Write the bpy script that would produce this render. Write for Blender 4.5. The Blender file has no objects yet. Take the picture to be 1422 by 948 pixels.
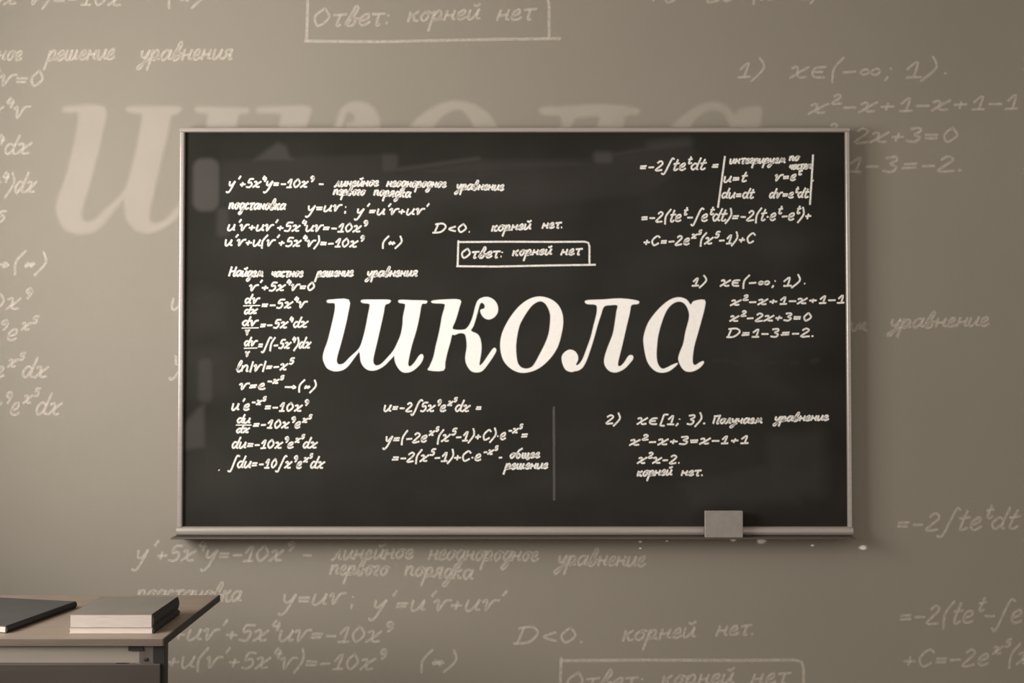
import bpy, bmesh, math, random
import numpy as np
from mathutils import Vector
from mathutils.geometry import tessellate_polygon

random.seed(7)
scene = bpy.context.scene
COL = scene.collection

# ---------------------------------------------------------------- camera
F_PX, CX, CY = 1500.0, 711.0, 474.0
PITCH = math.radians(1.3)
CAM = Vector((0.0, -3.28, 1.35))
cd = bpy.data.cameras.new('camera')
cam = bpy.data.objects.new('camera', cd)
COL.objects.link(cam)
cam.location = CAM
cam.rotation_euler = (math.pi / 2 + PITCH, 0, 0)
cd.sensor_width = 36.0
cd.lens = F_PX / 1422.0 * 36.0
cd.clip_start = 0.05
scene.camera = cam

# ---------------------------------------------------------------- world, daylight, exposure
world = bpy.data.worlds.new('world')
scene.world = world
world.use_nodes = True
bg = world.node_tree.nodes['Background']
bg.inputs[0].default_value = (1.0, 0.93, 0.84, 1)
bg.inputs[1].default_value = 0.76

ld = bpy.data.lights.new('window_daylight', 'AREA')
ld.shape = 'RECTANGLE'
ld.size, ld.size_y = 1.05, 1.5
ld.energy = 134.0
ld.color = (1.0, 0.955, 0.90)
lo = bpy.data.objects.new('window_daylight', ld)
COL.objects.link(lo)
lo.location = (-2.22, -1.70, 1.77)
lo.rotation_euler = (0, math.radians(-90), 0)      # shines towards +x

vs = scene.view_settings
scene.display_settings.display_device = 'sRGB'
vs.view_transform = 'Standard'
vs.look = 'None'
vs.exposure = 0.0
vs.gamma = 1.0
vs.use_curve_mapping = False


# ---------------------------------------------------------------- helpers
def ray_to(px, py, y):
    """point of the vertical plane at depth y seen at a photo pixel"""
    dx, dv = (px - CX) / F_PX, -(py - CY) / F_PX
    d = Vector((dx, math.cos(PITCH) - dv * math.sin(PITCH), math.sin(PITCH) + dv * math.cos(PITCH)))
    t = (y - CAM.y) / d.y
    return CAM + d * t


def srgb(r, g, b):
    f = lambda c: (c / 255 / 12.92) if c <= 10 else ((c / 255 + 0.055) / 1.055) ** 2.4
    return (f(r), f(g), f(b), 1)


def material(name, col, rough=0.7, metal=0.0, var=0.08, scale=8.0, bump=0.0, bscale=60.0, stretch=(1, 1, 1), spec=0.5):
    m = bpy.data.materials.new(name)
    m.use_nodes = True
    nt = m.node_tree
    b = nt.nodes['Principled BSDF']
    b.inputs['Roughness'].default_value = rough
    b.inputs['Metallic'].default_value = metal
    b.inputs['Specular IOR Level'].default_value = spec
    tc = nt.nodes.new('ShaderNodeTexCoord')
    mp = nt.nodes.new('ShaderNodeMapping')
    mp.inputs['Scale'].default_value = stretch
    nt.links.new(tc.outputs['Object'], mp.inputs[0])
    nz = nt.nodes.new('ShaderNodeTexNoise')
    nz.inputs['Scale'].default_value = scale
    nz.inputs['Detail'].default_value = 5
    nt.links.new(mp.outputs[0], nz.inputs['Vector'])
    rp = nt.nodes.new('ShaderNodeValToRGB')
    rp.color_ramp.elements[0].position = 0.3
    rp.color_ramp.elements[1].position = 0.7
    rp.color_ramp.elements[0].color = tuple(c * (1 - var) for c in col[:3]) + (1,)
    rp.color_ramp.elements[1].color = tuple(min(1, c * (1 + var)) for c in col[:3]) + (1,)
    nt.links.new(nz.outputs['Fac'], rp.inputs[0])
    nt.links.new(rp.outputs[0], b.inputs['Base Color'])
    if bump:
        n2 = nt.nodes.new('ShaderNodeTexNoise')
        n2.inputs['Scale'].default_value = bscale
        n2.inputs['Detail'].default_value = 3
        nt.links.new(mp.outputs[0], n2.inputs['Vector'])
        bp = nt.nodes.new('ShaderNodeBump')
        bp.inputs['Strength'].default_value = bump
        bp.inputs['Distance'].default_value = 0.002
        nt.links.new(n2.outputs['Fac'], bp.inputs['Height'])
        nt.links.new(bp.outputs[0], b.inputs['Normal'])
    return m


def mark_material(name, col, strength, breakup, nscale):
    """dusty chalk: a matt layer whose cover fades at the stroke edge and breaks up in the grain"""
    m = bpy.data.materials.new(name)
    m.use_nodes = True
    nt = m.node_tree
    nt.nodes.clear()
    out = nt.nodes.new('ShaderNodeOutputMaterial')
    mix = nt.nodes.new('ShaderNodeMixShader')
    tr = nt.nodes.new('ShaderNodeBsdfTransparent')
    df = nt.nodes.new('ShaderNodeBsdfDiffuse')
    df.inputs[0].default_value = col
    at = nt.nodes.new('ShaderNodeAttribute')
    at.attribute_name = 'cover'
    tc = nt.nodes.new('ShaderNodeTexCoord')
    nz = nt.nodes.new('ShaderNodeTexNoise')
    nz.inputs['Scale'].default_value = nscale
    nz.inputs['Detail'].default_value = 3
    nt.links.new(tc.outputs['Object'], nz.inputs['Vector'])
    mr = nt.nodes.new('ShaderNodeMapRange')
    mr.inputs['From Min'].default_value = 0.35
    mr.inputs['From Max'].default_value = 0.6
    mr.inputs['To Min'].default_value = strength * (1 - breakup)
    mr.inputs['To Max'].default_value = strength
    nt.links.new(nz.outputs['Fac'], mr.inputs[0])
    mu = nt.nodes.new('ShaderNodeMath')
    mu.operation = 'MULTIPLY'
    nt.links.new(at.outputs['Fac'], mu.inputs[0])
    nt.links.new(mr.outputs[0], mu.inputs[1])
    nt.links.new(mu.outputs[0], mix.inputs[0])
    nt.links.new(tr.outputs[0], mix.inputs[1])
    nt.links.new(df.outputs[0], mix.inputs[2])
    nt.links.new(mix.outputs[0], out.inputs[0])
    return m


def empty(name, loc=(0, 0, 0), rz=0.0):
    o = bpy.data.objects.new(name, None)
    COL.objects.link(o)
    o.empty_display_size = 0.1
    o.location = loc
    o.rotation_euler = (0, 0, rz)
    return o


def tag(o, label, cat=None, group=None, kind=None):
    o['label'] = label
    if cat:
        o['category'] = cat
    if group:
        o['group'] = group
    if kind:
        o['kind'] = kind
    return o


def box(bm, x0, x1, y0, y1, z0, z1, bev=0.0, seg=2):
    b2 = bmesh.new()
    vs_ = [b2.verts.new((x, y, z)) for x in (x0, x1) for y in (y0, y1) for z in (z0, z1)]
    for f in ((0, 1, 3, 2), (4, 6, 7, 5), (0, 4, 5, 1), (2, 3, 7, 6), (0, 2, 6, 4), (1, 5, 7, 3)):
        b2.faces.new([vs_[i] for i in f])
    bmesh.ops.recalc_face_normals(b2, faces=b2.faces)
    if bev:
        bmesh.ops.bevel(b2, geom=list(b2.edges), offset=bev, segments=seg, affect='EDGES', profile=0.5)
    me = bpy.data.meshes.new('tmp')
    b2.to_mesh(me)
    b2.free()
    bm.from_mesh(me)
    bpy.data.meshes.remove(me)
    return bm


def extrude_profile(bm, prof, a, b, axis):
    """prof: closed list of (u, y); swept from a to b along x (u=z) or z (u=x)"""
    r0, r1 = [], []
    for u, y in prof:
        if axis == 'x':
            r0.append(bm.verts.new((a, y, u))); r1.append(bm.verts.new((b, y, u)))
        else:
            r0.append(bm.verts.new((u, y, a))); r1.append(bm.verts.new((u, y, b)))
    n = len(prof)
    for i in range(n):
        bm.faces.new((r0[i], r0[(i + 1) % n], r1[(i + 1) % n], r1[i]))
    bm.faces.new(r0)
    bm.faces.new(list(reversed(r1)))
    bmesh.ops.recalc_face_normals(bm, faces=bm.faces)
    return bm


def build(name, bm, mat, parent=None, smooth=False):
    me = bpy.data.meshes.new(name)
    bm.to_mesh(me)
    bm.free()
    me.materials.append(mat)
    if smooth:
        for p in me.polygons:
            p.use_smooth = True
    o = bpy.data.objects.new(name, me)
    COL.objects.link(o)
    if parent:
        o.parent = parent
    return o


# ---------------------------------------------------------------- materials
M = {}
M['wall'] = material('wall_paint', (0.255, 0.231, 0.193), 0.9, var=0.035, scale=1.3, bump=0.08, bscale=140, spec=0.2)
M['floor'] = material('floor_lino', srgb(120, 96, 74), 0.5, var=0.15, scale=5, stretch=(1, 6, 1))
M['ceiling'] = material('ceiling_paint', (0.62, 0.58, 0.52), 0.9, var=0.03)
M['window'] = material('window_paint', (0.75, 0.73, 0.69), 0.45, var=0.03)
M['metal'] = material('brushed_aluminium', (0.38, 0.34, 0.312), 0.27, metal=0.35, var=0.06, scale=20, stretch=(0.3, 8, 8))
M['ledge'] = material('dark_ledge_metal', (0.10, 0.085, 0.07), 0.55, metal=0.3, var=0.1)
M['eraser_back'] = material('eraser_backing', (0.258, 0.238, 0.220), 0.8, var=0.08, scale=60, bump=0.15, bscale=300)
M['felt'] = material('eraser_felt', (0.10, 0.095, 0.09), 1.0, var=0.2, scale=120, bump=0.5, bscale=500)
M['laminate'] = material('desk_laminate', (0.18, 0.14, 0.11), 0.5, var=0.10, scale=5, stretch=(1.5, 14, 1))
M['edge_dark'] = material('desk_dark_edging', (0.022, 0.019, 0.017), 0.6, var=0.15)
M['edge_front'] = material('desk_front_edging', (0.115, 0.09, 0.072), 0.55, var=0.12, scale=9, stretch=(1, 10, 10))
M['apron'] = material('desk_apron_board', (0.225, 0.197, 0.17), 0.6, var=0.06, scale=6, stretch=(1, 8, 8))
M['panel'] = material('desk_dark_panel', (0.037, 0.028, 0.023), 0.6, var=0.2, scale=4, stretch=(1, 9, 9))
M['steel'] = material('black_steel', (0.018, 0.017, 0.016), 0.5, metal=0.2, var=0.1)
M['bracket'] = material('bracket_steel', (0.13, 0.115, 0.10), 0.5, metal=0.5, var=0.15, scale=40)
M['paper'] = material('page_edges', (0.47, 0.405, 0.365), 0.9, var=0.14, scale=60, stretch=(0.4, 0.4, 14))
M['paper2'] = material('page_edges_pale', (0.56, 0.475, 0.43), 0.9, var=0.10, scale=60, stretch=(0.4, 0.4, 14))
M['cover_grey'] = material('grey_cover', (0.118, 0.105, 0.088), 0.7, var=0.06, scale=20)
M['cover_pale'] = material('pale_cover', (0.46, 0.40, 0.36), 0.7, var=0.05, scale=20)
M['cover_black'] = material('black_cover', (0.036, 0.033, 0.033), 0.6, var=0.10, scale=25)
M['spine_black'] = material('black_spine', (0.013, 0.012, 0.012), 0.6, var=0.1)
M['chalk'] = mark_material('white_chalk', (0.93, 0.905, 0.865, 1), 0.97, 0.40, 420)
M['chalk_big'] = mark_material('white_chalk_thick', (0.95, 0.93, 0.90, 1), 1.0, 0.04, 90)
M['chalk_dim'] = mark_material('rubbed_chalk', (0.72, 0.69, 0.65, 1), 0.11, 0.3, 200)
M['ghost_wall'] = mark_material('faint_ghost_on_wall', (0.74, 0.68, 0.59, 1), 0.45, 0.32, 70)  # projected ghost writing, painted as pale translucent strokes
M['ghost_wall_big'] = mark_material('faint_broad_ghost_on_wall', (0.74, 0.68, 0.60, 1), 0.27, 0.15, 10)  # same ghost image, paler, for its big letters

# chalkboard: dark matt coat with chalk dust held in an attribute
def board_material():
    m = bpy.data.materials.new('chalkboard_coat')
    m.use_nodes = True
    nt = m.node_tree
    b = nt.nodes['Principled BSDF']
    b.inputs['Roughness'].default_value = 0.85
    b.inputs['Specular IOR Level'].default_value = 0.12
    tc = nt.nodes.new('ShaderNodeTexCoord')
    mp = nt.nodes.new('ShaderNodeMapping')
    mp.inputs['Scale'].default_value = (1, 1, 1.5)
    nt.links.new(tc.outputs['Object'], mp.inputs[0])
    nz = nt.nodes.new('ShaderNodeTexNoise')
    nz.inputs['Scale'].default_value = 3.0
    nz.inputs['Detail'].default_value = 4
    nt.links.new(mp.outputs[0], nz.inputs['Vector'])
    mr = nt.nodes.new('ShaderNodeMapRange')
    mr.inputs['From Min'].default_value = 0.35
    mr.inputs['From Max'].default_value = 0.75
    mr.inputs['To Min'].default_value = 0.0
    mr.inputs['To Max'].default_value = 0.012
    nt.links.new(nz.outputs['Fac'], mr.inputs[0])
    at = nt.nodes.new('ShaderNodeAttribute')
    at.attribute_name = 'chalk'
    ad = nt.nodes.new('ShaderNodeMath')
    ad.operation = 'ADD'
    nt.links.new(at.outputs['Fac'], ad.inputs[0])
    nt.links.new(mr.outputs[0], ad.inputs[1])
    mx = nt.nodes.new('ShaderNodeMix')
    mx.data_type = 'RGBA'
    mx.inputs['A'].default_value = (0.0150, 0.0140, 0.0112, 1)
    mx.inputs['B'].default_value = (0.80, 0.74, 0.71, 1)
    nt.links.new(ad.outputs[0], mx.inputs['Factor'])
    nt.links.new(mx.outputs['Result'], b.inputs['Base Color'])
    return m
M['board'] = board_material()

# ---------------------------------------------------------------- the room
XL, XR, YB, ZC = -2.12, 3.6, -5.2, 3.1
bm = bmesh.new(); box(bm, XL - 0.15, XR, 0, 0.15, 0, ZC)
wall = tag(build('wall_front', bm, M['wall']), 'beige painted classroom wall overlaid with a faint pale ghost image of the board writing', 'wall', kind='structure')
bm = bmesh.new(); box(bm, XL - 0.15, XR, YB, 0.15, -0.1, 0)
tag(build('floor', bm, M['floor']), 'brown floor under the desk and blackboard wall', 'floor', kind='structure')
bm = bmesh.new(); box(bm, XL - 0.15, XR, YB, 0.15, ZC, ZC + 0.1)
tag(build('ceiling', bm, M['ceiling']), 'pale ceiling above the blackboard wall', 'ceiling', kind='structure')
WY0, WY1, WZ0, WZ1 = -2.55, -0.85, 1.17, 2.37
bm = bmesh.new()
box(bm, XL - 0.15, XL, YB, WY0, 0, ZC)
box(bm, XL - 0.15, XL, WY1, 0, 0, ZC)
box(bm, XL - 0.15, XL, WY0, WY1, 0, WZ0)
box(bm, XL - 0.15, XL, WY0, WY1, WZ1, ZC)
tag(build('wall_left', bm, M['wall']), 'beige side wall with the window that lights the room', 'wall', kind='structure')
wnd = tag(empty('window_1', (XL, (WY0 + WY1) / 2, WZ0)), 'white framed window in the side wall left of the desk', 'window', kind='structure')
hw, hh = (WY1 - WY0) / 2, WZ1 - WZ0
for nm, a in (('frame_bar', (-hw, -hw + 0.05, 0, hh)), ('frame_bar', (hw - 0.05, hw, 0, hh)),
              ('frame_bar', (-hw + 0.05, hw - 0.05, 0, 0.05)), ('frame_bar', (-hw + 0.05, hw - 0.05, hh - 0.05, hh)),
              ('mullion', (-0.025, 0.025, 0.05, hh - 0.05))):
    bm = bmesh.new(); box(bm, -0.08, -0.03, a[0], a[1], a[2], a[3], 0.004)
    build(nm, bm, M['window'], wnd)
bm = bmesh.new(); box(bm, -0.03, 0.06, -hw, hw, -0.03, 0.0, 0.004)
build('window_sill', bm, M['window'], wnd)
gm = bpy.data.materials.new('window_glass')
gm.use_nodes = True
nt = gm.node_tree
nt.nodes.clear()
o_ = nt.nodes.new('ShaderNodeOutputMaterial'); mx_ = nt.nodes.new('ShaderNodeMixShader'); mx_.inputs[0].default_value = 0.06
t_ = nt.nodes.new('ShaderNodeBsdfTransparent'); g_ = nt.nodes.new('ShaderNodeBsdfGlossy'); g_.inputs['Roughness'].default_value = 0.02
nt.links.new(t_.outputs[0], mx_.inputs[1]); nt.links.new(g_.outputs[0], mx_.inputs[2]); nt.links.new(mx_.outputs[0], o_.inputs[0])
for s in (-1, 1):
    bm = bmesh.new(); box(bm, -0.058, -0.052, min(s * 0.025, s * (hw - 0.05)), max(s * 0.025, s * (hw - 0.05)), 0.05, hh - 0.05)
    build('pane', bm, gm, wnd)

# ---------------------------------------------------------------- blackboard
YBRD = -0.034                        # face of the chalkboard
TL, BR = ray_to(256, 184, YBRD), ray_to(1177, 731, YBRD)
bx0, bx1, bz0, bz1 = -0.978, 1.000, BR.z, TL.z
bx0 = (ray_to(258, 184, YBRD).x + ray_to(253, 731, YBRD).x) / 2
bx1 = (ray_to(1172, 184, YBRD).x + ray_to(1178, 731, YBRD).x) / 2
board = tag(empty('blackboard', ((bx0 + bx1) / 2, 0, bz0)), 'dark blackboard in a thin metal frame, covered in white chalk formulas', 'blackboard')
OFF = Vector(board.location)

# writing surface as a grid that carries the dust density
def soft(d, w):
    return np.clip(0.5 - d / w, 0, 1) ** 1.0

def rbox(X, Y, x0, x1, y0, y1, r, w):
    cx, cy, hx, hy = (x0 + x1) / 2, (y0 + y1) / 2, (x1 - x0) / 2 - r, (y1 - y0) / 2 - r
    dx, dy = np.abs(X - cx) - hx, np.abs(Y - cy) - hy
    d = np.hypot(np.maximum(dx, 0), np.maximum(dy, 0)) + np.minimum(np.maximum(dx, dy), 0) - r
    return soft(d, w)

def capsule(X, Y, xa, ya, xb, yb, r, w):
    t = np.clip(((X - xa) * (xb - xa) + (Y - ya) * (yb - ya)) / ((xb - xa) ** 2 + (yb - ya) ** 2 + 1e-6), 0, 1)
    return soft(np.hypot(X - xa - t * (xb - xa), Y - ya - t * (yb - ya)) - r, w)

def poly_mask(X, Y, pts, w):
    n = len(pts)
    d = np.full(X.shape, 1e9); inside = np.zeros(X.shape, bool)
    for i in range(n):
        (xa, ya), (xb, yb) = pts[i], pts[(i + 1) % n]
        t = np.clip(((X - xa) * (xb - xa) + (Y - ya) * (yb - ya)) / ((xb - xa) ** 2 + (yb - ya) ** 2 + 1e-6), 0, 1)
        d = np.minimum(d, np.hypot(X - xa - t * (xb - xa), Y - ya - t * (yb - ya)))
        c = ((ya > Y) != (yb > Y)) & (X < (xb - xa) * (Y - ya) / (yb - ya + 1e-9) + xa)
        inside ^= c
    return soft(np.where(inside, -d, d), w)

NX, NZ = 460, 274
gx, gz = np.meshgrid(np.linspace(bx0, bx1, NX), np.linspace(bz0, bz1, NZ))
# dust marks and ghost image traces are described on the board face in hundredths: U 253..1177 across, V 184..731 down
U = 255 + (gx - bx0) / (bx1 - bx0) * 920
V = 731 - (gz - bz0) / (bz1 - bz0) * 547
D = np.zeros_like(U)
def add(mask, k):
    global D
    D = np.maximum(D, mask * k)
D += 0.008 * rbox(U, V, 285, 1120, 222, 715, 40, 80)
D += 0.010 * poly_mask(U, V, [(305, 224), (350, 222), (372, 205), (385, 197), (397, 203), (402, 218), (530, 216), (552, 240), (664, 222), (830, 222), (852, 212), (905, 203), (960, 200), (970, 215), (900, 270), (700, 290), (520, 330), (300, 340)], 9) * np.clip(1.15 - (V - 200) / 130, 0, 1)
add(rbox(U, V, 266, 303, 220, 294, 14, 7), 0.052)
add(rbox(U, V, 299, 318, 288, 330, 6, 10), 0.030)
add(poly_mask(U, V, [(348, 224), (372, 206), (384, 198), (396, 203), (401, 217), (412, 224)], 8), 0.034)
add(capsule(U, V, 405, 222, 535, 218, 2, 9), 0.020)
add(rbox(U, V, 528, 552, 214, 240, 6, 9), 0.030)
add(capsule(U, V, 552, 236, 664, 221, 3, 8), 0.034)
add(poly_mask(U, V, [(552, 238), (665, 222), (800, 222), (845, 232), (700, 240), (600, 245)], 12), 0.020)
add(rbox(U, V, 824, 852, 211, 228, 6, 9), 0.040)
add(capsule(U, V, 852, 215, 905, 207, 2, 8), 0.030)
add(capsule(U, V, 905, 204, 955, 199, 7, 14), 0.028)
add(rbox(U, V, 655, 700, 232, 252, 8, 16), 0.018)
add(rbox(U, V, 274, 296, 497, 560, 10, 10), 0.030)
add(poly_mask(U, V, [(255, 590), (276, 566), (284, 562), (286, 622), (255, 626)], 9), 0.034)
add(capsule(U, V, 272, 420, 300, 408, 3, 8), 0.018)  # faint trace of the ghost image, painted in with the dust
add(rbox(U, V, 262, 330, 395, 470, 20, 40), 0.012)
add(rbox(U, V, 262, 330, 480, 560, 20, 40), 0.012)
add(rbox(U, V, 1060, 1145, 596, 690, 14, 26), 0.018)
add(poly_mask(U, V, [(930, 668), (1060, 640), (1120, 650), (1110, 700), (960, 705)], 24), 0.015)
add(rbox(U, V, 690, 830, 300, 400, 30, 60), 0.010)
add(rbox(U, V, 260, 470, 600, 700, 30, 60), 0.010)
add(capsule(U, V, 640, 690, 800, 706, 3, 10), 0.010)
add(rbox(U, V, 560, 740, 660, 720, 20, 50), 0.010)
for xx in (990, 1003, 1018, 1047, 1068, 1100, 1128):
    add(capsule(U, V, xx, 503 + 2 * math.sin(xx), xx + 7, 503 + 2 * math.cos(xx), 3, 6), 0.017)
rng = np.random.default_rng(3)
for k in range(26):                                   # half wiped sweeps of the cloth
    xa, ya = rng.uniform(280, 1130), rng.uniform(230, 700)
    an, ln = rng.normal(0, 0.35), rng.uniform(40, 150)
    D += capsule(U, V, xa, ya, xa + ln * math.cos(an), ya + ln * math.sin(an), rng.uniform(8, 22), 26) * rng.uniform(0.001, 0.005)
verts = np.stack([gx - OFF.x, np.full_like(gx, YBRD), gz - OFF.z], -1).reshape(-1, 3)
idx = np.arange(NX * NZ).reshape(NZ, NX)
faces = np.stack([idx[:-1, :-1], idx[:-1, 1:], idx[1:, 1:], idx[1:, :-1]], -1).reshape(-1, 4)
me = bpy.data.meshes.new('writing_surface')
nv = len(verts)
back = [(bx0 - OFF.x, -0.004, bz0 - OFF.z), (bx1 - OFF.x, -0.004, bz0 - OFF.z), (bx1 - OFF.x, -0.004, bz1 - OFF.z), (bx0 - OFF.x, -0.004, bz1 - OFF.z)]
c0, c1, c2, c3 = int(idx[0, 0]), int(idx[0, -1]), int(idx[-1, -1]), int(idx[-1, 0])
fl = faces.tolist()
fl += [[nv + 3, nv + 2, nv + 1, nv],
       [nv, nv + 1] + idx[0, ::-1].tolist(), [nv + 1, nv + 2] + idx[::-1, -1].tolist(),
       [nv + 2, nv + 3] + idx[-1, :].tolist(), [nv + 3, nv] + idx[:, 0].tolist()]
me.from_pydata(verts.tolist() + back, [], fl)
at = me.attributes.new('chalk', 'FLOAT', 'POINT')
at.data.foreach_set('value', np.concatenate([D.reshape(-1), np.zeros(4)]).astype(np.float32))
me.materials.append(M['board'])
ws = bpy.data.objects.new('writing_surface', me)
COL.objects.link(ws)
ws.parent = board

# frame rails: rounded aluminium sections standing proud of the board face
def rail(prof, a, b, axis):
    bm = bmesh.new()
    p = [((u - (OFF.z if axis == 'x' else OFF.x)), y) for u, y in prof]
    o = OFF.x if axis == 'x' else OFF.z
    extrude_profile(bm, p, a - o, b - o, axis)
    return build('frame_rail', bm, M['metal'], board)

def rounded(u0, u1, y0, y1, r, seg=5):
    pts = [(u0, y1), (u0, y0 + r)]
    for k in range(1, seg):
        a = math.pi / 2 * k / seg
        pts.append((u0 + r - r * math.cos(a), y0 + r - r * math.sin(a)))
    pts += [(u0 + r, y0), (u1 - r, y0)]
    for k in range(1, seg):
        a = math.pi / 2 * k / seg
        pts.append((u1 - r + r * math.sin(a), y0 + r - r * math.cos(a)))
    pts += [(u1, y0 + r), (u1, y1)]
    return pts
FW = 0.0145
YF = YBRD - 0.012
rail(rounded(bz1 - 0.001, bz1 + FW - 0.001, YF, -0.002, 0.005), bx0 - FW, bx1 + 0.0115, 'x')
rail(rounded(bx0 - FW, bx0 + 0.001, YF, -0.002, 0.005), bz0, bz1 - 0.001, 'z')
rail(rounded(bx1 - 0.001, bx1 + 0.0115, YF, -0.002, 0.004), bz0, bz1 - 0.001, 'z')
zr = bz0 - 0.0265
rail(rounded(zr, bz0 + 0.001, YF - 0.004, -0.002, 0.0125, 8), bx0 - FW, bx1 + 0.0125, 'x')
# shallow chalk ledge under the bottom rail
bm = bmesh.new()
box(bm, bx0 - FW - 0.008 - OFF.x, bx1 + 0.0125 - OFF.x, YF - 0.032, -0.002, zr - 0.0045 - OFF.z, zr - 0.0002 - OFF.z, 0.0012)
build('chalk_ledge', bm, M['ledge'], board)

# ---------------------------------------------------------------- board eraser on the ledge
e0, e1 = ray_to(979, 742, YF - 0.028), ray_to(1031.5, 709, YF - 0.028)
er = tag(empty('board_eraser', ((e0.x + e1.x) / 2, YF - 0.0185, zr)), 'grey block blackboard eraser standing on the ledge at the lower right of the board', 'eraser')
w2, eh = (e1.x - e0.x) / 2, e1.z - zr
bm = bmesh.new(); box(bm, -w2, w2, -0.012, 0.0, 0, eh, 0.0022, 3); build('backing_block', bm, M['eraser_back'], er)
bm = bmesh.new(); box(bm, -w2 + 0.002, w2 - 0.002, 0.0, 0.013, 0, eh - 0.002, 0.002, 2); build('felt_pad', bm, M['felt'], er)

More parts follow.
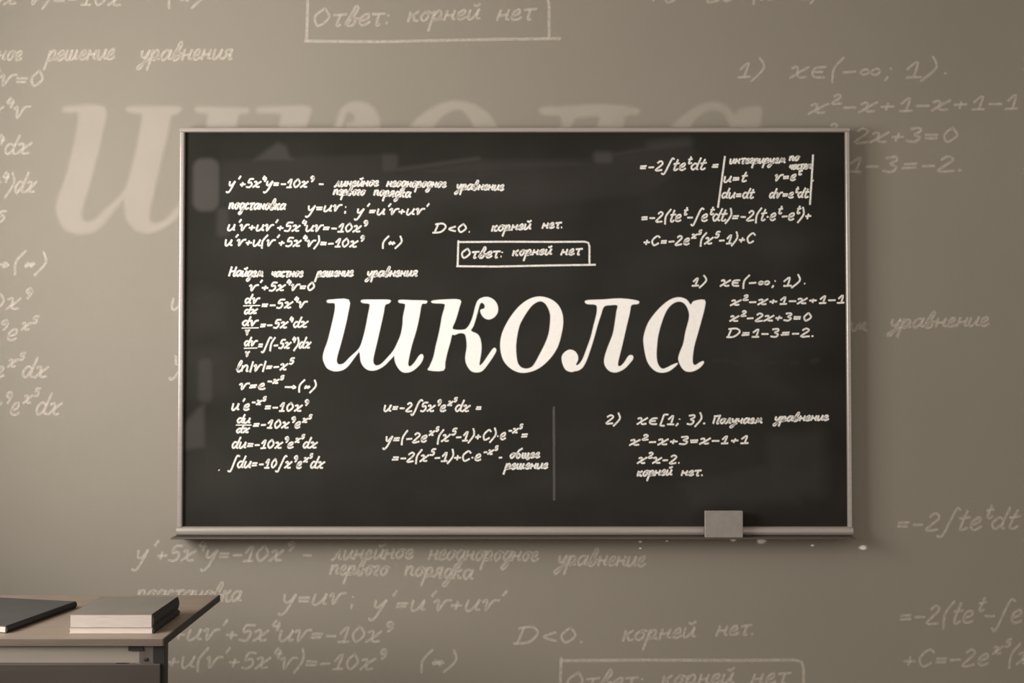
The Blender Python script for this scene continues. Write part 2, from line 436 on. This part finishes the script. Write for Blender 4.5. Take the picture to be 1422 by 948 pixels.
# ---------------------------------------------------------------- handwriting
G = {
 'а': (.9, ".75,.85 .4,1 .08,.55 .3,0 .7,.5 .8,1|.8,1 .72,.25 .95,.1"),
 'б': (.85, ".75,1.9 .3,1.5 .1,.6 .35,0 .7,.45 .4,.9 .15,.6"),
 'в': (.8, ".1,.1 .3,1.2 .5,1.8 .6,1.4 .2,.1 .5,0 .65,.4 .3,.7 .8,.6"),
 'г': (.6, ".05,.8 .2,1 .45,.95 .3,.5 .15,.15 .5,.05"),
 'д': (.85, ".7,.85 .35,1 .1,.5 .3,0 .65,.5 .72,1|.75,1 .6,-.5 .35,-.9 .2,-.6 .85,.1"),
 'е': (.7, ".05,.35 .5,.6 .45,1 .15,.75 .15,.15 .4,0 .7,.25"),
 'и': (.85, ".1,1 .1,.2 .3,0 .6,.5 .7,1|.7,1 .65,.2 .9,.1"),
 'й': (.85, ".1,1 .1,.2 .3,0 .6,.5 .7,1|.7,1 .65,.2 .9,.1|.25,1.5 .45,1.35 .7,1.6"),
 'к': (.75, ".1,1 .1,0|.6,1 .15,.5 .35,.5 .5,.05 .75,.1"),
 'л': (.8, "0,.05 .2,.1 .45,1 .5,1 .55,.2 .8,.1"),
 'м': (1.1, "0,.05 .15,.1 .35,1 .5,.2 .8,1 .85,.2 1.1,.1"),
 'н': (.85, ".15,1 .1,0|.12,.5 .65,.55|.7,1 .62,.2 .85,.1"),
 'о': (.8, ".4,1 .1,.5 .35,0 .65,.5 .4,1 .8,.85"),
 'п': (.85, ".1,1 .1,0|.1,.5 .4,1 .62,.8 .6,.2 .85,.1"),
 'р': (.8, ".15,1 .0,-1|.1,.5 .45,1 .65,.6 .4,.02 .15,.2 .8,.1"),
 'с': (.65, ".55,.85 .3,1 .08,.5 .3,0 .65,.2"),
 'т': (.75, ".42,1 .38,0 .6,.05|.02,.95 .78,1.02"),
 'у': (.8, ".1,1 .15,.4 .4,.35 .7,1|.7,1 .4,-.5 .15,-.9 .05,-.6 .8,.1"),
 'ч': (.75, ".1,1 .12,.5 .35,.4 .6,.6|.62,1 .55,.2 .75,.1"),
 'ш': (1.2, ".1,1 .1,.2 .3,0 .5,.4 .52,1|.52,1 .5,.2 .7,0 .9,.4 .95,1|.95,1 .9,.2 1.2,.1"),
 'щ': (1.2, ".1,1 .1,.2 .3,0 .5,.4 .52,1|.52,1 .5,.2 .7,0 .9,.4 .95,1|.95,1 .9,0 .95,-.35 1.2,.1"),
 'я': (.8, ".65,1 .62,0 .8,.1|.64,1 .3,.95 .2,.7 .4,.5 .62,.5|.35,.5 .05,0"),
 'Н': (1.1, ".15,1.7 .05,0|.1,.85 .8,.9|.9,1.7 .8,.1 1.1,.1"),
 'О': (1.15, ".55,1.6 .1,.85 .4,0 .95,.7 .55,1.6"),
 'П': (1.0, ".15,0 .25,1.6|.1,1.5 .95,1.65|.85,1.6 .75,.1 .95,.1"),
 'y': (.8, ".1,1 .15,.4 .4,.35 .7,1|.7,1 .4,-.5 .15,-.9 .0,-.7"),
 'x': (.85, ".05,.85 .3,.95 .4,.1 .75,.1|.78,1 .45,.55 .05,.0"),
 'v': (.85, ".02,.8 .2,1 .3,.0 .6,.9 .9,1"),
 'u': (.85, ".1,1 .1,.2 .3,0 .6,.5 .7,1|.7,1 .65,.2 .85,.1"),
 'e': (.7, ".05,.35 .5,.6 .45,1 .15,.75 .15,.15 .4,0 .65,.2"),
 'd': (.8, ".6,.8 .3,1 .08,.5 .3,0 .6,.5|.8,1.8 .6,.3 .8,.05"),
 't': (.6, ".35,1.6 .2,.2 .4,0 .6,.2|.05,.95 .6,1.05"),
 'l': (.5, ".05,.3 .4,1.4 .3,1.8 .15,1.2 .15,.2 .35,0 .5,.2"),
 'n': (.85, ".1,1 .1,0|.1,.5 .4,1 .62,.8 .6,.1 .8,.1"),
 'C': (.9, ".8,1.2 .5,1.5 .1,.8 .35,0 .8,.3"),
 'D': (1.05, ".25,1.5 .15,.05|.05,1.4 .6,1.5 .95,.9 .6,.1 .02,.02"),
 '0': (.85, ".4,1.4 .1,.7 .35,0 .7,.65 .4,1.4"),
 '1': (.7, ".1,.75 .42,1.35 .38,0|.1,0 .65,.02"),
 '2': (.8, ".1,1.1 .35,1.4 .6,1.0 .1,.0 .75,.05"),
 '3': (.75, ".1,1.3 .5,1.4 .55,1.05 .3,.75 .62,.45 .45,.02 .05,.12"),
 '4': (.75, ".3,1.4 .1,.65 .7,.65|.55,1.1 .5,0"),
 '5': (.75, ".7,1.4 .25,1.38 .17,.8 .5,.85 .6,.4 .4,0 .05,.1"),
 '9': (.75, ".62,1.05 .4,1.4 .15,1.05 .35,.7 .62,1.05 .58,.4 .38,0"),
 '=': (.8, ".1,.68 .65,.7|.1,.35 .65,.38"),
 '+': (.8, ".1,.5 .68,.52|.4,.85 .36,.15"),
 '-': (.7, ".08,.5 .6,.52"),
 '—': (1.2, ".1,.55 1.1,.58"),
 '(': (.5, ".5,1.8 .15,.8 .25,-.4"),
 ')': (.5, ".15,1.8 .4,.8 .0,-.4"),
 '[': (.5, ".5,1.5 .2,1.5|.2,1.5 .12,-.2|.12,-.2 .45,-.2"),
 '∫': (.8, ".85,1.7 .65,1.85 .5,1.4 .25,-.3 .1,-.6 -.08,-.45"),
 '|': (.4, ".25,1.6 .2,-.15"),
 ';': (.45, ".22,.85 .24,.8|.22,.12 .1,-.25"),
 ':': (.4, ".2,.85 .22,.8|.2,.15 .22,.1"),
 ',': (.35, ".2,.1 .1,-.25"),
 '.': (.35, ".12,.05 .2,.05"),
 '·': (.35, ".12,.5 .2,.5"),
 "'": (.35, ".32,1.85 .18,1.4"),
 '*': (.7, ".2,.8 .5,.3|.15,.35 .55,.75|.1,.55 .6,.55"),
 '<': (.75, ".65,1 .1,.55 .7,.15"),
 '∈': (.8, ".65,.95 .25,.9 .1,.48 .25,.05 .68,.05|.12,.48 .55,.5"),
 '∞': (1.15, ".1,.5 .3,.78 .75,.25 1.0,.5 .78,.78 .3,.25 .1,.5"),
 '→': (1.1, "0,.5 .95,.5|.7,.75 .97,.5 .7,.25"),
 ' ': (.5, ""),
}

def catmull(pts, n=4):
    if len(pts) < 3:
        return pts
    P = [pts[0]] + pts + [pts[-1]]
    out = []
    for i in range(1, len(P) - 2):
        p0, p1, p2, p3 = P[i - 1], P[i], P[i + 1], P[i + 2]
        for k in range(n):
            t = k / n
            out.append(tuple(0.5 * (2 * p1[j] + (p2[j] - p0[j]) * t + (2 * p0[j] - 5 * p1[j] + 4 * p2[j] - p3[j]) * t * t
                                    + (3 * p1[j] - p0[j] - 3 * p2[j] + p3[j]) * t ** 3) for j in (0, 1)))
    out.append(pts[-1])
    return out

def layout(s, x=0.0, y=0.0, k=1.0):
    """strokes of a string in x-height units; ^{...} raises, may be nested"""
    out, i = [], 0
    while i < len(s):
        if s[i] == '^':
            dep, j = 1, i + 2
            while dep:
                dep += {'{': 1, '}': -1}.get(s[j], 0)
                j += 1
            st, x = layout(s[i + 2:j - 1], x, y + 0.95 * k, k * 0.66)
            out += st
            i = j
            continue
        adv, g = G[s[i]]
        if g:
            for st in g.split('|'):
                pts = [tuple(float(c) for c in p.split(',')) for p in st.split()]
                pts = [(px + random.uniform(-.035, .035), py + random.uniform(-.035, .035)) for px, py in pts]
                out.append([(x + px * k, y + py * k) for px, py in catmull(pts)])
        x += adv * k + 0.04
        i += 1
    return out, x

X5, MX5 = '^{x^{5}}', '^{-x^{5}}'
# text, left x, right x, baseline left, baseline right, x-height (all on the board face, photo scale)
TEXT = [
 ("y'+5x^{4}y=-10x^{9} -", 317, 449, 260, 260, 8.2),
 ("линейное", 465, 526, 259, 258, 7.0), ("неоднородное", 538, 620, 259, 260, 7.2), ("уравнение", 634, 700, 263, 264, 7.2),
 ("первого", 464, 507, 270, 271, 6.8), ("порядка", 520, 571, 271, 274, 7.0),
 ("подстановка", 319, 397, 290, 291, 8.0), ("y=uv", 427, 474, 294, 293, 8.2), (";", 479, 486, 294, 294, 8),
 ("y'=u'v+uv'", 495, 593, 298, 298, 8.2),
 ("u'v+uv'+5x^{4}uv=-10x^{9}", 317, 508, 320, 322, 8.4),
 ("u'v+u(v'+5x^{4}v)=-10x^{9}", 313, 503, 341, 343, 8.4), ("(*)", 532, 557, 342, 342, 8),
 ("D<0.", 602, 653, 323, 322, 8.2), ("корней", 684, 738, 321, 318, 7.5), ("нет.", 754, 781, 317, 316, 7.0),
 ("Ответ:", 641, 697, 358, 357, 8.0), ("корней", 713, 767, 355, 353, 7.4), ("нет", 780, 808, 354, 353, 7.6),
 ("Найдем", 319, 366, 383, 384, 7.4), ("частное", 378, 421, 384, 384, 7.0), ("решение", 440, 491, 384, 383, 7.2), ("уравнения", 510, 580, 384, 383, 7.4),
 ("v'+5x^{4}v=0", 346, 436, 404, 403, 8.2),
 ("dv", 341, 360, 421, 421, 7.0), ("dx", 340, 357, 436, 435, 6.0), ("=-5x^{4}v", 364, 426, 428, 427, 8.2),
 ("dv", 337, 358, 452, 452, 7.0), ("v", 341, 352, 465, 465, 6.5), ("=-5x^{4}dx", 362, 427, 456, 454, 8.0),
 ("dv", 340, 357, 480, 480, 6.8), ("v", 341, 350, 495, 495, 6.5), ("=∫(-5x^{4})dx", 359, 431, 484, 483, 8.4),
 ("ln|v|=-x^{5}", 329, 406, 516, 513, 8.4),
 ("v=e" + MX5, 332, 391, 541, 540, 8.4), ("→(*)", 396, 438, 541, 542, 8.0),
 ("u'e" + MX5 + "=-10x^{9}", 323, 426, 569, 571, 8.6),
 ("du", 330, 348, 587, 587, 6.6), ("dx", 329, 346, 601, 600, 6.2), ("=-10x^{9}e" + X5, 352, 430, 594, 594, 8.2),
 ("du=-10x^{9}e" + X5 + "dx", 323, 440, 622, 622, 8.4),
 ("∫du=-10∫x^{9}e" + X5 + "dx", 319, 450, 649, 650, 9.0), (".", 304, 309, 653, 653, 8),
 ("u=-2∫5x^{9}e" + X5 + "dx =", 534, 668, 571, 571, 8.6),
 ("y=(-2e" + X5 + "(x^{5}-1)+C)·e" + MX5 + "=", 535, 732, 615, 609, 9.2),
 ("=-2(x^{5}-1)+C·e" + MX5, 545, 688, 641, 639, 9.0), ("-", 693, 701, 639, 639, 7.5), ("общее", 709, 750, 636, 635, 6.8), ("решение", 702, 761, 651, 650, 7.2),
 ("=-2∫te^{t}dt =", 889, 997, 237, 235, 9.0),
 ("интегрируем", 1014, 1091, 227, 226, 6.4), ("по", 1097, 1110, 223, 223, 6.0), ("частям", 1097, 1127, 235, 234, 6.0),
 ("u=t", 1006, 1037, 253, 252, 8.0), ("v=e^{t}", 1076, 1112, 251, 250, 8.0), ("du=dt", 1003, 1047, 275, 275, 7.6), ("dv=e^{t}dt", 1069, 1123, 275, 274, 7.4), (".", 1129, 1133, 251, 251, 9),
 ("=-2(te^{t}-∫e^{t}dt)=-2(t·e^{t}-e^{t})+", 891, 1126, 308, 305, 9.6),
 ("+C=-2e" + X5 + "(x^{5}-1)+C", 894, 1047, 341, 337, 8.8),
 ("1)", 962, 980, 397, 396, 8.0), ("x∈(-∞;", 1001, 1076, 397, 397, 8.4), ("1)", 1088, 1110, 397, 396, 8.4), (".", 1117, 1121, 394, 394, 8),
 ("x^{2}-x+1-x+1-1", 1015, 1173, 424, 420, 7.4), ("x^{2}-2x+3=0", 1014, 1126, 446, 445, 7.6), ("D=1-3=-2.", 1010, 1130, 468, 467, 8.0),
 ("2)", 842, 860, 588, 588, 8.4), ("x∈[1;", 885, 943, 589, 589, 9.0), ("3).", 955, 980, 589, 588, 9.0), ("Получаем", 990, 1059, 588, 587, 6.6), ("уравнение", 1076, 1151, 585, 583, 6.6),
 ("x^{2}-x+3=x-1+1", 875, 1040, 618, 615, 7.6), ("x^{2}x-2.", 886, 944, 643, 643, 8.0),
 ("корней", 886, 934, 661, 659, 7.2), ("нет.", 947, 976, 660, 660, 6.8),
]
LINES = {   # ruled strokes
 'chalk_box': [[(636.5, 336), (700, 335.5), (770, 335.8), (812, 335.5), (817, 337), (818.5, 342), (818.5, 368)],
               [(636.5, 334), (635.5, 369)], [(634, 369.5), (690, 370), (760, 368.5), (827, 367.5)]],
 'chalk_bar': [[(1006.6, 217), (1002, 252), (997, 288)]],
 'chalk_bar ': [[(1129, 215), (1127, 250), (1124.7, 284)]],
}
FRACS = [[(338, 424.5), (361, 424)], [(336, 455.5), (359, 455)], [(339, 483.5), (357, 483)], [(328, 590), (349, 590)]]

def text_strokes():
    out = []
    for s, x0, x1, b0, b1, xh in TEXT:
        st, w = layout(s)
        lo = min(p[0] for q in st for p in q)
        hi = max(p[0] for q in st for p in q)
        kx = (x1 - x0) / max(hi - lo, 0.3)
        if len(s) <= 1:
            kx = min(kx, xh)
        sl = 0.26 * xh if len(s) > 1 else 0
        res = []
        for q in st:
            pp = []
            for a, b in q:
                f = (a - lo) / max(hi - lo, 0.3)
                pp.append((x0 + (a - lo) * kx + sl * (b - 0.5), b0 + (b1 - b0) * f - b * xh))
            res.append(pp)
        words = any('а' <= c <= 'я' for c in s)
        out.append((words, res))
    return out
STROKES = text_strokes()
WORDS = STROKES

def ribbon(V_, F_, C_, pts3, core, fea, lift, nrm=(0, -1, 0)):
    """feathered writing ribbon on a vertical face; pts3: list of (x, z)"""
    q = [pts3[0]]
    for p in pts3[1:]:
        if math.hypot(p[0] - q[-1][0], p[1] - q[-1][1]) > core * 0.25:
            q.append(p)
    if len(q) < 2:
        q = [(q[0][0] - core * 0.5, q[0][1]), (q[0][0] + core * 0.5, q[0][1])]
    n = len(q)
    rows = []
    for i in range(n):
        a, b = q[max(i - 1, 0)], q[min(i + 1, n - 1)]
        tx, tz = b[0] - a[0], b[1] - a[1]
        L = math.hypot(tx, tz) or 1e-9
        tx, tz = tx / L, tz / L
        if i == 0:
            rows.append((q[0][0] - tx * fea, q[0][1] - tz * fea, -tz, tx, 0.0))
        rows.append((q[i][0], q[i][1], -tz, tx, 1.0))
        if i == n - 1:
            rows.append((q[i][0] + tx * fea, q[i][1] + tz * fea, -tz, tx, 0.0))
    base = len(V_)
    for x, z, nx, nz, c in rows:
        for o_, k in ((-(core + fea), 0), (-core, 1), (core, 1), (core + fea, 0)):
            if c == 0:
                o_ *= 0.6
            V_.append((x + nx * o_, lift, z + nz * o_))
            C_.append(c * k)
    for r in range(len(rows) - 1):
        for j in range(3):
            a = base + r * 4 + j
            F_.append((a, a + 1, a + 5, a + 4))

def mark_object(name, V_, F_, C_, mat, parent, label=None):
    o = parent.location
    me = bpy.data.meshes.new(name)
    me.from_pydata([(x - o.x, y - o.y, z - o.z) for x, y, z in V_], [], F_)
    a = me.attributes.new('cover', 'FLOAT', 'POINT')
    a.data.foreach_set('value', C_)
    me.materials.append(mat)
    ob = bpy.data.objects.new(name, me)
    COL.objects.link(ob)
    ob.parent = parent
    if label:
        ob['label'] = label
    return ob

PX = 3.24 / F_PX                       # one photo pixel on the board face, metres
def write(strokes, name, mat, parent, face, core, fea, label, tf=lambda x, y: (x, y)):
    V_, F_, C_ = [], [], []
    for i, st in enumerate(strokes):
        p3 = []
        for x, y in st:
            p = ray_to(*tf(x, y), face)
            p3.append((p.x, p.z))
        ribbon(V_, F_, C_, p3, core * PX, fea * PX, face - 0.0004 - 0.00001 * (i % 25))
    return mark_object(name, V_, F_, C_, mat, parent, label)

for words, st in STROKES:
    write(st, 'chalk_word' if words else 'chalk_formula', M['chalk'], board, YBRD, 0.85 if words else 0.78, 1.0,
          'white chalk handwritten words' if words else 'white chalk handwritten formula')
for k, st in LINES.items():
    write(st, k.strip(), M['chalk'], board, YBRD, 0.9, 0.9, 'white chalk frame around the answer' if 'box' in k else 'white chalk upright bar')
for st in FRACS:
    write([st], 'fraction_bar', M['chalk'], board, YBRD, 0.4, 0.8, None)
write([[(769, 565), (769.3, 630), (769.5, 694)]], 'chalk_rule', M['chalk_dim'], board, YBRD, 1.0, 1.2, 'faint grey upright chalk rule')

# the big word, letter by letter: outlines on the board face
def dec(s, ox):
    return [(ox + float(a.split(',')[0]) / 4.74, 380 + float(a.split(',')[1]) / 4.74) for a in s.split()]
BIG = {
 'ш': [dec("115,176 150,170 258,172 252,260 228,370 202,470 182,540 178,578 192,597 225,590 265,550 325,492 350,430 370,350 385,270 396,212 388,196 346,190 345,173 430,171 528,173 522,194 497,205 486,260 466,350 441,460 420,550 420,588 438,604 470,595 510,555 552,505 580,450 600,400 612,340 616,280 630,212 622,196 590,190 592,173 680,175 768,178 765,195 737,202 722,280 702,370 672,470 652,560 648,598 662,610 690,585 720,540 740,530 748,550 730,590 690,630 650,648 610,645 580,615 562,575 557,540 540,555 490,605 440,632 395,635 360,615 337,575 328,515 300,545 250,610 210,635 160,640 118,622 98,590 88,555 95,510 120,440 145,340 165,250 168,205 160,192 120,190", 430)],
 'к': [dec("808,178 890,170 990,172 985,220 962,300 940,355 955,368 1000,370 1030,362 1055,330 1075,280 1090,220 1105,180 1130,160 1170,153 1210,170 1235,205 1238,250 1215,285 1180,300 1150,290 1130,265 1125,238 1150,228 1152,205 1135,190 1120,200 1107,245 1092,300 1077,345 1062,375 1100,395 1120,420 1130,470 1128,520 1120,570 1118,603 1140,588 1180,530 1210,490 1226,495 1222,520 1180,585 1140,635 1105,648 1065,640 1035,600 1025,550 1035,480 1030,420 1018,394 985,390 955,402 937,402 925,450 905,520 892,580 880,636 783,634 790,610 815,550 830,480 845,420 860,350 872,280 890,215 880,196 812,192", 430)],
 'о': [dec("-25,470 -15,400 15,330 60,260 110,205 170,165 235,150 300,165 345,195 375,240 388,300 382,370 360,460 330,520 285,575 230,620 170,645 110,650 55,630 10,590 -15,540", 700),
       dec("78,470 95,360 120,300 165,230 200,195 240,180 275,200 300,250 305,300 295,390 270,460 240,520 205,585 180,615 140,625 105,610 85,570", 700)],
 'л': [dec("540,176 650,170 770,163 880,178 880,198 838,206 826,260 802,360 777,470 752,570 750,603 765,608 790,585 820,540 845,538 848,560 825,590 790,625 740,648 695,640 665,605 660,560 680,490 715,400 730,320 740,250 746,208 700,206 657,216 637,270 617,330 592,420 567,500 542,570 517,615 490,635 465,640 440,645 405,630 385,590 380,550 395,520 430,500 465,510 485,540 485,570 472,598 490,598 518,560 545,490 570,420 590,340 603,290 612,240 604,204 545,198", 700)],
 'а': [dec("1228,203 1200,170 1150,155 1095,170 1040,210 985,270 945,330 922,400 918,450 930,530 950,590 990,635 1035,650 1085,640 1128,608 1142,588 1110,598 1070,618 1040,625 1015,600 1003,550 1005,480 1015,400 1040,310 1070,240 1105,200 1145,182 1180,190 1205,220 1219,265 1214,310 1195,380 1180,460 1160,510 1147,560 1165,610 1195,640 1240,642 1285,620 1312,590 1310,575 1285,585 1262,600 1245,595 1240,560 1250,480 1275,390 1300,300 1318,230 1320,173 1250,180", 700)],
}

def smooth_closed(pts, n=3):
    out, N = [], len(pts)
    for i in range(N):
        p0, p1, p2, p3 = pts[i - 1], pts[i], pts[(i + 1) % N], pts[(i + 2) % N]
        for k in range(n):
            t = k / n
            out.append(tuple(0.5 * (2 * p1[j] + (p2[j] - p0[j]) * t + (2 * p0[j] - 5 * p1[j] + 4 * p2[j] - p3[j]) * t * t
                                    + (3 * p1[j] - p0[j] - 3 * p2[j] + p3[j]) * t ** 3) for j in (0, 1)))
    return out

def big_letter(ch, name, mat, parent, face, fea, label, tf=lambda x, y: (x, y)):
    loops = []
    for k, lp in enumerate(BIG[ch]):
        q = []
        for x, y in smooth_closed(lp):
            p = ray_to(*tf(x, y), face)
            q.append((p.x, p.z))
        A = sum(q[i - 1][0] * q[i][1] - q[i][0] * q[i - 1][1] for i in range(len(q)))
        if (A > 0) != (k == 0):
            q.reverse()                      # outer loop anticlockwise, hole clockwise: solid lies on the left
        loops.append(q)
    lift = face - 0.0005
    V_, F_, C_ = [], [], []
    inner, outer = [], []
    for q in loops:
        N = len(q)
        a_, b_ = [], []
        for i in range(N):
            tx, tz = q[(i + 1) % N][0] - q[i - 1][0], q[(i + 1) % N][1] - q[i - 1][1]
            L = math.hypot(tx, tz) or 1e-9
            nx, nz = tz / L, -tx / L         # outward
            a_.append((q[i][0] - nx * fea * 0.35, q[i][1] - nz * fea * 0.35))
            b_.append((q[i][0] + nx * fea * 0.65, q[i][1] + nz * fea * 0.65))
        inner.append(a_); outer.append(b_)
    for a_ in inner:
        for x, z in a_:
            V_.append((x, lift, z)); C_.append(1.0)
    tris = tessellate_polygon([[Vector((x, z, 0)) for x, z in a_] for a_ in inner])
    F_ += [tuple(t) for t in tris]
    s0 = 0
    for a_, b_ in zip(inner, outer):
        N = len(a_)
        ob = len(V_)
        for x, z in b_:
            V_.append((x, lift, z)); C_.append(0.0)
        for i in range(N):
            j = (i + 1) % N
            F_.append((s0 + i, s0 + j, ob + j, ob + i))
        s0 += N
    return mark_object(name, V_, F_, C_, mat, parent, label)

for ch in 'школа':
    big_letter(ch, 'chalk_letter', M['chalk_big'], board, YBRD, 1.6 * PX, 'large solid white chalk letter ' + ch)

# projected ghost image of the board handwriting, enlarged, painted faint onto the wall
def tfA(x, y):
    return 190 + (x - 318) * 1.85, 775 + (y - 258) * 1.82
def tfB(x, y):
    return 425 + (x - 635) * 1.84, 58 + (y - 370) * 1.85
def shows(st, tf):
    for s in st:
        for x, y in s:
            X, Y = tf(x, y)
            if -130 < X < 1550 and -60 < Y < 1000 and not (240 < X < 1188 and 176 < Y < 750):
                return True
    return False
for tf in (tfA, tfB):
    for words, st in STROKES:
        if shows(st, tf):
            write(st, 'faint_chalk_word' if words else 'faint_chalk_formula', M['ghost_wall'], wall, 0.0, 1.0, 1.7,
                  'faint pale chalk words on the wall' if words else 'faint projected ghost of a board formula on the wall', tf)
    for k, st in LINES.items():
        if shows(st, tf):
            write(st, 'faint_' + k.strip(), M['ghost_wall'], wall, 0.0, 1.3, 1.7, 'faint projected ghost of a board line on the wall', tf)
def tfL(x, y):
    return 89 + (x - 454.3) * 1.845, 145.8 + (y - 414.8) * 1.78
for ch in 'школа':  # big word of the ghost image, painted on the wall
    big_letter(ch, 'faint_chalk_letter', M['ghost_wall_big'], wall, 0.0, 7 * PX, 'large faint projected ghost letter %s on the wall above the board' % ch, tfL)
# stray chalk dabs under the board
for x, y, r in ((889, 752, 1.6), (926, 751, 1.4), (889, 761, 1.2), (1018, 749, 2.6), (1057, 751, 3.8), (1198, 760, 3.2), (1128, 757, 1.6)):
    V_, F_, C_ = [], [], []
    c = ray_to(x, y, 0.0)
    V_.append((c.x, -0.0007, c.z)); C_.append(1.0)
    for ring, cov in ((0.65, 1.0), (1.5, 0.0)):
        for q in range(12):
            an = 2 * math.pi * q / 12
            w_ = 1 + 0.06 * math.sin(3 * an + x)
            V_.append((c.x + math.cos(an) * r * 1.5 * ring * w_ * PX, -0.0007, c.z + math.sin(an) * r * 0.9 * ring * w_ * PX)); C_.append(cov)
    for q in range(12):
        F_.append((0, 1 + q, 1 + (q + 1) % 12))
        F_.append((1 + q, 13 + q, 13 + (q + 1) % 12, 1 + (q + 1) % 12))
    mark_object('chalk_dab', V_, F_, C_, M['chalk_big'], wall, 'small white chalk dab on the wall')

# ---------------------------------------------------------------- desk (stands half a metre in front of the wall)
DX, DYF, DYB, DZ = -0.747, -0.945, -0.500, 0.764
DW = 1.0
desk = tag(empty('school_desk', (DX - DW / 2, (DYF + DYB) / 2, 0)), 'brown school desk with dark edging standing left of and below the blackboard', 'desk')
def dbox(name, mat, x0, x1, y0, y1, z0, z1, bev=0.0013, parent=None):
    bm = bmesh.new()
    box(bm, x0 - desk.location.x, x1 - desk.location.x, y0 - desk.location.y, y1 - desk.location.y, z0, z1, bev)
    return build(name, bm, mat, desk if parent is None else parent)
XLD = DX - DW
TH = 0.0155
dbox('tabletop', M['laminate'], XLD + 0.003, DX - 0.0035, DYF + 0.003, DYB, DZ - TH, DZ)
dbox('edge_band', M['edge_front'], XLD, DX - 0.0035, DYF, DYF + 0.003, DZ - TH, DZ, 0.0007)
dbox('edge_band', M['edge_dark'], DX - 0.0035, DX, DYF, DYB, DZ - TH, DZ + 0.0004, 0.0007)
dbox('edge_band', M['edge_dark'], XLD, XLD + 0.003, DYF + 0.003, DYB, DZ - TH, DZ, 0.0007)
ZA = DZ - 0.0545
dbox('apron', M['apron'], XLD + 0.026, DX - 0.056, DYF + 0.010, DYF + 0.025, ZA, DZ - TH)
brk = dbox('corner_bracket', M['bracket'], DX - 0.056, DX - 0.026, DYF + 0.009, DYF + 0.034, ZA, DZ - TH - 0.001)
dbox('bracket_tab', M['steel'], DX - 0.080, DX - 0.047, DYF + 0.0065, DYF + 0.010, DZ - 0.0275, DZ - TH - 0.001, 0.0007, brk)
dbox('bracket_screw', M['steel'], DX - 0.046, DX - 0.037, DYF + 0.0065, DYF + 0.0095, ZA + 0.005, ZA + 0.012, 0.0018, brk)
for (x0, x1, y0, y1) in ((DX - 0.026, DX - 0.002, DYF + 0.009, DYF + 0.034), (XLD + 0.002, XLD + 0.026, DYF + 0.009, DYF + 0.034),
                         (DX - 0.24, DX - 0.215, DYB - 0.07, DYB - 0.045), (XLD + 0.215, XLD + 0.24, DYB - 0.07, DYB - 0.045)):
    lg = dbox('leg', M['steel'], x0, x1, y0, y1, 0.008, DZ - TH - 0.0002)
    dbox('foot_cap', M['edge_dark'], x0 - 0.002, x1 + 0.002, y0 - 0.002, y1 + 0.002, 0.0, 0.012, 0.0013, lg)
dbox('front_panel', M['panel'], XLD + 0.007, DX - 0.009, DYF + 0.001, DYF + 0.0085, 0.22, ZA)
dbox('side_rail', M['steel'], DX - 0.24, DX - 0.216, DYF + 0.034, DYB - 0.045, DZ - 0.043, DZ - TH - 0.0004)
dbox('side_rail', M['steel'], XLD + 0.216, XLD + 0.24, DYF + 0.034, DYB - 0.045, DZ - 0.043, DZ - TH - 0.0004)

# ---------------------------------------------------------------- books
def book(name, label, cat, loc, rz, w, d, h, cov, pages, spine, group=None, ct=0.0016, spine_right=True):
    b = empty(name, loc, rz)
    tag(b, label, cat, group)
    bm = bmesh.new(); box(bm, -w / 2, w / 2 - 0.002, -d / 2, d / 2, h - ct, h, 0.0005); build('cover', bm, cov, b)
    bm = bmesh.new(); box(bm, -w / 2, w / 2 - 0.002, -d / 2, d / 2, 0, ct, 0.0005); build('cover', bm, cov, b)
    bm = bmesh.new(); box(bm, -w / 2 + 0.002, w / 2 - 0.004, -d / 2 + 0.0005, d / 2 - 0.002, ct, h - ct); build('page_block', bm, pages, b)
    bm = bmesh.new()
    N = 6
    prof = [(w / 2 - 0.003, 0)] + [(w / 2 - 0.002 + 0.004 * math.sin(math.pi * k / N), h * k / N) for k in range(N + 1)] + [(w / 2 - 0.003, h)]
    r0 = [bm.verts.new((x, -d / 2, z)) for x, z in prof]
    r1 = [bm.verts.new((x, d / 2, z)) for x, z in prof]
    for i in range(len(prof)):
        j = (i + 1) % len(prof)
        bm.faces.new((r0[i], r0[j], r1[j], r1[i]))
    bm.faces.new(r0); bm.faces.new(list(reversed(r1)))
    bmesh.ops.recalc_face_normals(bm, faces=bm.faces)
    build('spine', bm, spine, b)
    return b
book('book', 'pale thin book at the bottom of the stack on the desk', 'book', (-0.878, -0.808, DZ), 0, 0.1855, 0.182, 0.0114,
     M['cover_pale'], M['paper2'], M['spine_black'], 'books stacked on the desk', ct=0.0013)
book('book', 'thick grey covered book on top of the stack on the desk', 'book', (-0.879, -0.807, DZ + 0.0115), 0.0, 0.184, 0.180, 0.0305,
     M['cover_grey'], M['paper'], M['spine_black'], 'books stacked on the desk', ct=0.0015)
book('book', 'large black covered book lying flat at the left end of the desk', 'book', (-1.186, -0.750, DZ), math.radians(-12), 0.212, 0.254, 0.016,
     M['cover_black'], M['paper2'], M['spine_black'], ct=0.002)
